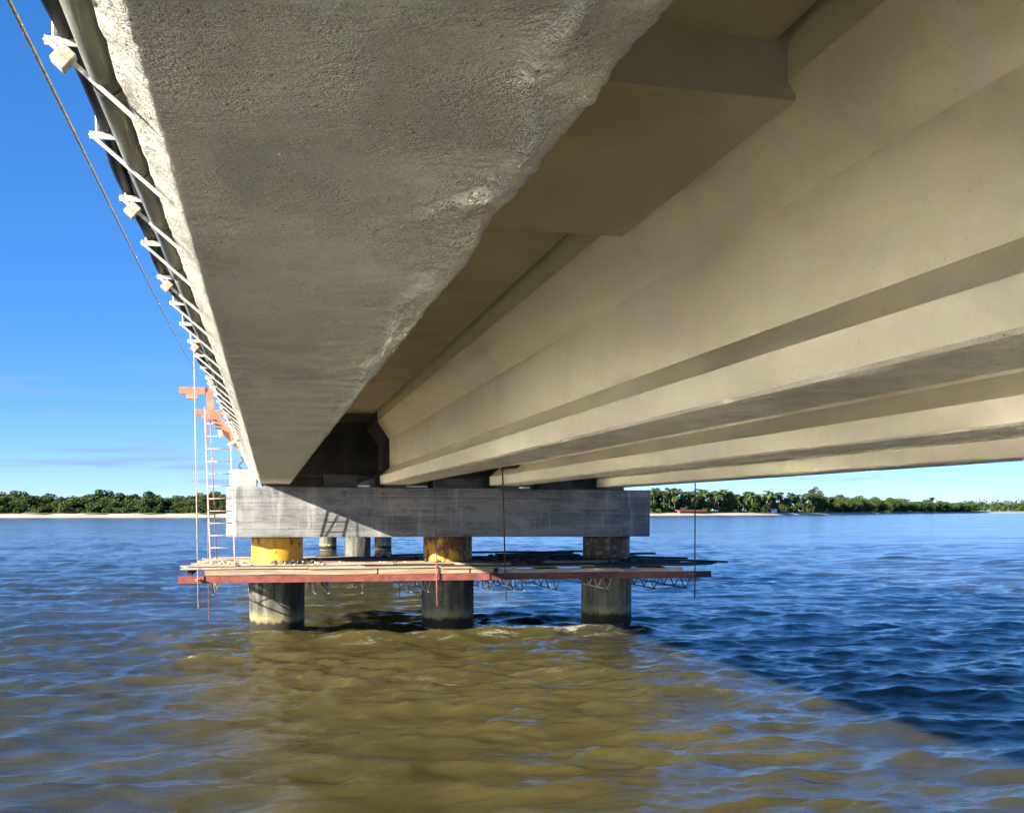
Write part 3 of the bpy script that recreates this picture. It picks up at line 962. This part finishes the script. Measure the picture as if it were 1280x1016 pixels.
def joist(x, mat, drop=0.27, y0=None, y1=None):
    g = G()
    y0, y1 = y0 or PF + 0.10, y1 or PB - 0.5
    zt = PZ - 0.165 - 0.004 * x
    g.beam((x, y0, zt), (x, y1, zt), 0.03, 0.03)
    zb = zt - drop
    g.beam((x, y0 + 0.22, zb), (x, y1 - 0.2, zb), 0.03, 0.025)
    n = 7
    for i in range(n):
        ya, yb = y0 + (y1 - y0) * i / n, y0 + (y1 - y0) * (i + 0.5) / n
        yc = y0 + (y1 - y0) * (i + 1) / n
        ym = min(max(yb, y0 + 0.22), y1 - 0.2)
        g.tube([(x, ya, zt), (x, ym, zb)], 0.015, 5)
        g.tube([(x, ym, zb), (x, yc, zt)], 0.015, 5)
    return g.obj('joist', mat, plat)
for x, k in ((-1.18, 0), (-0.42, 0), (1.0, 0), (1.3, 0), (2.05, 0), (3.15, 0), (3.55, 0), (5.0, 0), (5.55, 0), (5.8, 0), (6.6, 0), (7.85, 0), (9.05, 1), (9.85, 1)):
    joist(x, M['steelgrey'] if not k else M['redshade'])
# deck boards lie along the bridge's width
def board(x0, x1, y0, y1, z0, t, mat, name, parent, yaw=0.0, tilt=0.0, roll=0.0):
    g = G()
    n = 5
    cx, cy = (x0 + x1) / 2, (y0 + y1) / 2
    L, W = x1 - x0, y1 - y0
    v, f = [], []
    sag = random.uniform(-0.012, 0.012)
    e0, e1 = random.uniform(-0.02, 0.02), random.uniform(-0.02, 0.02)
    for i in range(n):
        a = -L / 2 + L * i / (n - 1)
        for (b, z) in ((-W / 2, 0), (W / 2, 0), (W / 2, t), (-W / 2, t)):
            aa = a + (e0 * b / W if i == 0 else e1 * b / W if i == n - 1 else 0)
            zz = z + sag * (1 - (2 * i / (n - 1) - 1) ** 2) + aa * tilt + b * roll
            v.append((cx + aa * math.cos(yaw) - b * math.sin(yaw), cy + aa * math.sin(yaw) + b * math.cos(yaw), z0 + zz))
    for i in range(n - 1):
        for k in range(4):
            f.append((i * 4 + k, i * 4 + (k + 1) % 4, i * 4 + 4 + (k + 1) % 4, i * 4 + 4 + k)[::-1])
    f += [(0, 1, 2, 3), tuple(range(len(v) - 4, len(v)))[::-1]]
    return link(name, v, f, mat, parent)
def deck_z(x):
    return PZ + 0.012 - 0.0045 * (x + 1.9)
# edge timbers carried by the front beam
for x0, x1 in ((-1.35, 0.55), (0.57, 2.35), (2.37, 4.42), (4.47, 5.0), (5.1, 8.0), (8.03, 9.6)):
    board(x0, x1, PF - 0.02, PF + 0.08, deck_z(x0) + 0.0, 0.115 if x0 < 4.5 else 0.08, M['wood'] if x0 < 5 else M['wood2'], 'edge_timber', plat)
for x in np.arange(-1.7, 10, 1.35):
    G().box((x, PF + 0.1, deck_z(x)), (x + 0.09, PB - 0.3, deck_z(x) + 0.11)).obj('bearer', M['wood3'], plat)
y = PF - 0.05
row = 0
while y < PB - 0.1:
    w = random.uniform(0.19, 0.27)
    x = -1.82 + random.uniform(0, 0.3) + max(0, (y - PF) * 0.07) - 0.1
    end = 10.5 + random.uniform(-0.7, 0.4)
    if row % 5 == 0:
        x -= 0.1
    while x < end - 0.5:
        L = random.uniform(2.2, 4.2)
        x1 = min(x + L, end)
        hit = [p for p in PILE_X if y < PILE_Y + 0.66 and y + w > PILE_Y - 0.66 and x < p + 0.66 and x1 > p - 0.66]
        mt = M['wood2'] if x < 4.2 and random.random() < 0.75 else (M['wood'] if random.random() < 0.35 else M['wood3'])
        if x > 4.6 and random.random() < 0.75:  # most planks past the girder's shadow edge darkened, its shade put into the colour
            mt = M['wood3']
        pieces = [(x, x1)]
        for p in hit:
            nw = []
            for a, b in pieces:
                if b > p - 0.66 and a < p + 0.66:
                    if a < p - 0.9:
                        nw.append((a, p - 0.665))
                    if b > p + 0.9:
                        nw.append((p + 0.665, b))
                else:
                    nw.append((a, b))
            pieces = nw
        for a, b in pieces:
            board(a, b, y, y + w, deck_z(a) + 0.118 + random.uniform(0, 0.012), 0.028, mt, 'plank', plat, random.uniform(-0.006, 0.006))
        x = x1 + random.uniform(0.004, 0.03)
    y += w + random.uniform(0.004, 0.02)
    row += 1
TOP = lambda x: deck_z(x) + 0.165

# loose boards and rubbish lying on the platform
for (x0, L, y0, w, z, yaw, tilt, roll, mt, lb) in (
        (8.55, 1.9, 27.2, 0.25, 0.05, -0.10, 0.02, 0.02, 'wood3', 'dark loose board lying behind the right pile on the platform'),
        (6.1, 2.2, 27.9, 0.30, 0.05, 0.06, 0.01, 0.0, 'wood3', 'long black board along the rear of the platform, right half'),
        (3.2, 2.0, 27.9, 0.28, 0.03, 0.03, 0.0, 0.0, 'wood3', 'dark board at the rear of the platform behind the middle pile'),
        (9.0, 0.62, 27.0, 0.13, 0.20, 0.2, 0.42, 0.1, 'wood3', 'short dark board propped up at a slant right of the right pile'),
        (8.9, 2.25, 24.1, 0.24, 0.01, -0.14, -0.03, 0.0, 'wood3', 'dark board sticking out over the right end of the platform'),
        (6.2, 0.7, 25.2, 0.2, 0.06, 0.3, 0.12, 0.1, 'wood3', 'short dark tilted board between the middle and right piles'),
        (5.2, 3.0, 26.9, 0.34, 0.02, 0.04, 0.01, 0.03, 'wood3', 'thick dark board behind the gap between middle and right piles'),
        (7.2, 2.6, 28.2, 0.34, 0.09, -0.05, 0.015, 0.0, 'wood3', 'top dark board of the rear heap on the right'),
        (5.0, 2.4, 28.15, 0.30, 0.08, 0.02, 0.0, 0.0, 'wood3', 'dark board leaning on the rear heap near the middle pile'),
        (8.6, 2.1, 25.6, 0.30, 0.03, -0.22, -0.02, 0.0, 'wood3', 'dark board angled away to the right corner of the platform'),
        (6.5, 1.9, 24.3, 0.22, 0.0, 0.08, 0.0, 0.0, 'wood', 'brown board lying in the shade in front of the right pile'),
        (1.3, 1.5, 24.0, 0.16, 0.0, 0.05, 0.0, 0.0, 'wood2', 'pale loose plank in front of the left and middle piles'),
        (4.2, 1.3, 23.6, 0.18, 0.0, -0.3, 0.0, 0.0, 'wood2', 'pale plank lying askew at the shadow edge of the platform')):
    o = board(x0, x0 + L, y0, y0 + w, TOP(x0) + z, 0.045, M[mt], 'loose_board', None, yaw, tilt, roll)
    tag(o, lb, 'board', 'loose boards on the platform')
def rubble(name, x, y, n, sx, sy, s, mat, label, cat):
    g = G()
    for i in range(n):
        a, b = max(-1.6, min(10.0, random.gauss(x, sx))), max(PF + 0.1, min(PB - 0.4, random.gauss(y, sy)))
        r = s * random.uniform(0.4, 1.3)
        z = TOP(a) - 0.012
        rot = Matrix.Rotation(random.uniform(0, 6.28), 3, 'Z') @ Matrix.Rotation(random.uniform(-0.5, 0.5), 3, 'X')
        v = [rot @ Vector((px * r * random.uniform(0.6, 1.5), py * r * random.uniform(0.5, 1), pz * r * random.uniform(0.5, 1))) + Vector((a, b, z + r * 0.6)) for px, py, pz in ((-1, -1, -1), (1, -1, -1), (1, 1, -1), (-1, 1, -1), (-.8, -.8, 1), (.8, -.8, 1), (.8, .8, 1), (-.8, .8, 1))]
        g.add(v, [(0, 3, 2, 1), (4, 5, 6, 7), (0, 1, 5, 4), (1, 2, 6, 5), (2, 3, 7, 6), (3, 0, 4, 7)])
    return tag(g.obj(name, mat), label, cat, None, 'stuff')
rubble('rubble', 0.6, 24.9, 46, 0.28, 0.22, 0.045, M['dark'], 'dark rubble at the foot of the left yellow pile', None)
rubble('rubble', 1.6, 24.6, 40, 0.8, 0.4, 0.035, M['sand'], 'pale crumbs of rubble on the planks right of the left pile', None)
rubble('rubble', -0.9, 25.6, 60, 0.45, 0.7, 0.03, M['wood2'], 'pale rubble on the left end of the platform behind the ladder', None)
rubble('rubble', 6.0, 26.0, 70, 1.3, 0.9, 0.06, M['wood3'], 'dark rubbish between the middle and right piles', None)
rubble('rubble', 8.6, 25.0, 40, 0.7, 0.5, 0.05, M['wood3'], 'dark rubbish round the right pile', None)
# cloth bag sized lump in the middle of the dark part
# hanger rods
def rod(u, v0, v1, Y, label, mat, lean=0.0, r=0.013, name='hanger_rod', hook=0.0):
    root_p = P(u + lean, v1, Y=Y)
    top = P(u, v0, Y=Y)
    root = empty(name, root_p, label, 'rod', 'hanger rods of the work platform')
    G().tube([root_p, (root_p + top) / 2, top], r, 8).obj('shaft', mat, root, True)
    w = P(u + lean * 0.75, 724, Y=Y)
    G().tube([w, w - Vector((0, 0, 0.035))], r * 2.3, 6).obj('nut', mat, root)
    G().box((w.x - 0.05, w.y - 0.05, w.z), (w.x + 0.05, w.y + 0.05, w.z + 0.01)).obj('washer_plate', mat, root)
    if hook:
        a, q = P(u - 2, v0 + 4.5, Y=Y), P(u + hook, v0 + 1.5, Y=Y)
        G().beam(a, q, 0.10, 0.07).obj('clip', M['dark'], root)
    return root
rod(543.5, 602, 757, PF - 0.06, 'red rod hanging in front of the middle pile', M['rodred'], 3, 0.014)
rod(628, 581, 750, PF - 0.06, 'dark rod with a clip hanging right of the middle pile', M['dark'], 4.5, 0.017, hook=22)
rod(869, 598, 747, PF - 0.06, 'dark rod at the right end of the platform', M['dark'], -0.5, 0.016)
rod(242.5, 440, 760, PF - 0.08, 'long red rod at the left end of the platform', M['pink'], 5.5, 0.012)
rod(258, 512, 776, PB - 1.2, 'thin red rod behind the ladder reaching down to the water', M['rodred'], 3, 0.010)
rod(499, 700, 745, PB - 0.5, 'short dark rod end under the platform left of the middle pile', M['dark'], 0.5, 0.013)

# ------------------------------------------------------------------ ladder
lt0, lt1 = P(255.5, 505, Y=23.42), P(286.5, 505, Y=23.42)
lb0, lb1 = P(263, 706.5, Y=23.9), P(293.5, 706.5, Y=23.9)
lad = empty('ladder', (lb0 + lb1) / 2, 'narrow red and white rung ladder hanging at the left end of the pier', 'ladder')
for a, b in ((lt0, lb0), (lt1, lb1)):
    G().beam(a, b, 0.024, 0.024).obj('rail', M['pink'], lad)
for i in range(13):
    t = (i + 0.55) / 13
    a, b = lt0.lerp(lb0, t), lt1.lerp(lb1, t)
    G().tube([a, b], 0.010, 8).obj('rung', M['pink'], lad, True)
m0, m1 = P(262, 505, Y=23.2), P(271, 703, Y=24.1)
r2 = empty('guide_rope', m1, 'dark guide rope running down beside the ladder rungs', 'rope')
G().tube([m0, m0.lerp(m1, 0.5), m1], 0.012, 6).obj('strand', M['rodred'], r2, True)

# ------------------------------------------------------------------ steel outriggers on the deck edge
def outrigger(Y, label, brace):
    zt = EYE + 2.66
    root = empty('outrigger', (-0.85, Y, GZ[0] + 2.05), label, 'steel outrigger', 'outriggers that carry the platform')
    def ch(p, q, h, w, name, up=(0, 0, 1)):
        p, q = Vector(p), Vector(q)
        g = G().beam(p, q, 0.012, h, up)
        d = (q - p).normalized()
        x = d.cross(Vector(up)).normalized()
        u = x.cross(d)
        for k in (-1, 1):
            g.beam(p + u * k * (h / 2 - 0.006) + Vector((0, w / 2, 0)), q + u * k * (h / 2 - 0.006) + Vector((0, w / 2, 0)), w, 0.012, up)
        return g.obj(name, M['orange'], root)
    ch((-1.87, Y, zt - 0.075), (0.9, Y, zt - 0.075), 0.15, 0.08, 'beam')
    G().box((-1.72, Y - 0.02, zt - 0.25), (-1.50, Y + 0.10, zt - 0.152)).obj('end_plate', M['orange'], root)
    G().box((-0.8, Y + 0.03, GZ[0] + 1.98), (-0.62, Y + 0.13, zt - 0.152)).obj('packer', M['wood'], root)
    if brace:
        ch((-1.24, Y - 0.05, zt - 0.10), (-1.20, Y - 0.05, zt - 0.60), 0.15, 0.08, 'post', (1, 0, 0))
        ch((-1.25, Y - 0.10, EYE + 2.15), (-0.22, Y - 0.10, EYE + 0.98), 0.20, 0.09, 'brace')
        for k in range(4):
            p = Vector((-1.13 + k * 0.035, Y - 0.13, EYE + 1.96 - k * 0.09))
            G().tube([p + Vector((-0.05, 0, 0)), p + Vector((0.05, 0, -0.015))], 0.016, 6).obj('bolt', M['dark'], root)
        G().tube([(-1.02, Y - 0.15, EYE + 1.74), (-0.98, Y - 0.15, EYE + 1.58)], 0.05, 10).obj('sleeve', M['block'], root, True)
        G().beam((-0.86, Y - 0.16, EYE + 1.42), (-0.60, Y - 0.16, EYE + 1.56), 0.05, 0.05).obj('stay_end', M['white'], root)
    return root
outrigger(23.25, 'near orange steel outrigger with a diagonal brace to the girder', True)
outrigger(28.3, 'far orange steel outrigger behind the ladder', False)
ch_p = [P(301 + 3 * math.sin(k * 1.3), 571 + k * 3.0, Y=24.2) for k in range(6)]
chn = empty('chain', ch_p[-1], 'short dark chain dangling above the pier end', 'chain')
for k in range(5):
    G().tube([ch_p[k], ch_p[k + 1]], 0.022, 6).obj('chain_link', M['dark'], chn)

# ------------------------------------------------------------------ conduit, cables and their brackets along the girder edge
AZ = EYE + 0.80
tip = Vector((-0.372, 0, AZ))
def bracket(Y, block):
    lab = 'white bracket with a pale block on its strut, under the pipe' if block else 'white steel bracket carrying the grey pipe'
    root = empty('pipe_bracket', (-0.25, Y, AZ - 0.11), lab, 'bracket', 'brackets with blocks along the girder' if block else 'plain brackets along the girder')
    g = G()
    g.beam((tip.x, Y, AZ + 0.010), (-0.235, Y, AZ + 0.010), 0.015, 0.003)
    g.beam((tip.x, Y - 0.012, AZ), (-0.235, Y - 0.008, AZ + 0.003), 0.003, 0.012)
    g.obj('arm', M['white'], root)
    g = G().beam((tip.x, Y - 0.015, AZ + 0.004), (-0.225, Y - 0.015, AZ - 0.122), 0.003, 0.007)
    g.beam((tip.x, Y - 0.009, AZ + 0.010), (-0.225, Y - 0.009, AZ - 0.116), 0.007, 0.003)
    g.obj('strut', M['white'], root)
    G().tube([(tip.x + 0.014, Y, AZ + 0.012), (tip.x + 0.012, Y + 0.004, AZ + 0.09), (tip.x + 0.015, Y + 0.01, AZ + 0.135)], 0.0045, 6).obj('upright', M['white'], root)
    if block:
        c = Vector((-0.340, Y - 0.02, AZ - 0.030))
        rot = Matrix.Rotation(R(40), 3, 'Y') @ Matrix.Rotation(R(random.uniform(-8, 8)), 3, 'Z')
        g = G()
        v = [c + rot @ Vector((px * 0.014, py * 0.016, pz * 0.017)) for px, py, pz in ((-1, -1, -1), (1, -1, -1), (1, 1, -1), (-1, 1, -1), (-1, -1, 1), (1, -1, 1), (1, 1, 1), (-1, 1, 1))]
        g.add(v, [(0, 3, 2, 1), (4, 5, 6, 7), (0, 1, 5, 4), (1, 2, 6, 5), (2, 3, 7, 6), (3, 0, 4, 7)])
        g.obj('clamp_block', M['block'], root, bevel=0.002)
    return root
protos = {}
ORD = ('first', 'second', 'third', 'fourth', 'fifth', 'sixth', 'seventh', 'eighth', 'ninth', 'tenth', 'eleventh', 'twelfth')
seen = {True: 0, False: 0}
B0, BS = 1.916, 0.459
for i in range(-1, 48):
    Y = B0 + BS * i
    blk = i in (0, 2, 4, 7, 10, 15, 21, 28)
    if blk not in protos:
        c = protos[blk] = bracket(Y, blk)
    else:
        c = copy_tree(protos[blk])
        c.location.y = Y
    if i < 0:
        c['label'] = 'white bracket above the top edge of the picture'
        continue
    k = seen[blk]
    seen[blk] += 1
    if blk:
        c['label'] = ORD[k] + ' bracket with a pale block on it, counted from the top left corner'
    else:
        c['label'] = (ORD[k] + ' plain white bracket without a block, counted from the top left corner') if k < 12 else 'tiny plain white bracket crowded together near the pier'
PX, PZ2 = -0.276, EYE + 0.757
pipe = empty('conduit_pipe', (PX, 11, PZ2), 'grey plastic conduit pipe running along the left edge of the girder', 'pipe')
yy = -2.5
while yy < 24.5:
    L = 1.9 if yy > 0 else 2.0
    pts = [(PX + random.uniform(-0.003, 0.003), yy + L * k / 4, PZ2 - 0.004 * math.sin(k * 0.8)) for k in range(5)]
    pts[0] = (PX, yy, PZ2)
    pts[-1] = (PX, yy + L, PZ2)
    G().tube(pts, 0.024, 16).obj('pipe_length', M['pvc'], pipe, True)
    G().tube([(PX, yy + L - 0.05, PZ2), (PX, yy + L - 0.045, PZ2), (PX, yy + L + 0.045, PZ2), (PX, yy + L + 0.05, PZ2)], [0.0245, 0.0285, 0.0285, 0.0245], 16).obj('coupling', M['pvc'], pipe, True)
    yy += L
for i in range(-2, 51):
    Y = B0 + BS * i + 0.03
    a = [(PX + 0.027 * math.cos(t), Y + 0.006 * math.sin(2 * t), PZ2 + 0.027 * math.sin(t)) for t in np.linspace(-2.6, 0.6, 9)]
    G().tube(a, 0.0022, 5).obj('tie_wire', M['dark'], pipe, True)
for k in range(6):
    x0, z0 = (-0.345, -0.325, -0.305, -0.335, -0.315, -0.29)[k], (0.829, 0.828, 0.830, 0.852, 0.853, 0.838)[k]
    ph = random.uniform(0, 6)
    pts = [(x0 + 0.010 * math.sin(y * 2.3 + ph) + 0.006 * math.sin(y * 6.1 + ph * 2), y, EYE + z0 + 0.006 * math.sin(y * 3.1 + ph * 1.3) - 0.008 * math.sin((y - B0) / BS * math.pi) ** 2) for y in np.arange(-2.0, 24.6, 0.11)]
    o = G().tube(pts, 0.017 if k < 3 else 0.014, 8).obj('cable', M['cable'], None, True)
    tag(o, 'black cable in the bundle lying on the white brackets', 'cable', 'black cables on the brackets')
a, b = P(11, 0, Y=2.6), P(243, 462, Y=23.2)
pts = []
for t in np.linspace(-0.06, 1, 40):
    q = a.lerp(b, t)
    pts.append(q - Vector((0, 0, 0.05 * math.sin(math.pi * max(0, t)))))
o = G().tube(pts, 0.0052, 7).obj('wire_rope', M['rope'], None, True)
tag(o, 'thin rusty wire rope sloping down the sky at the left', 'wire rope')
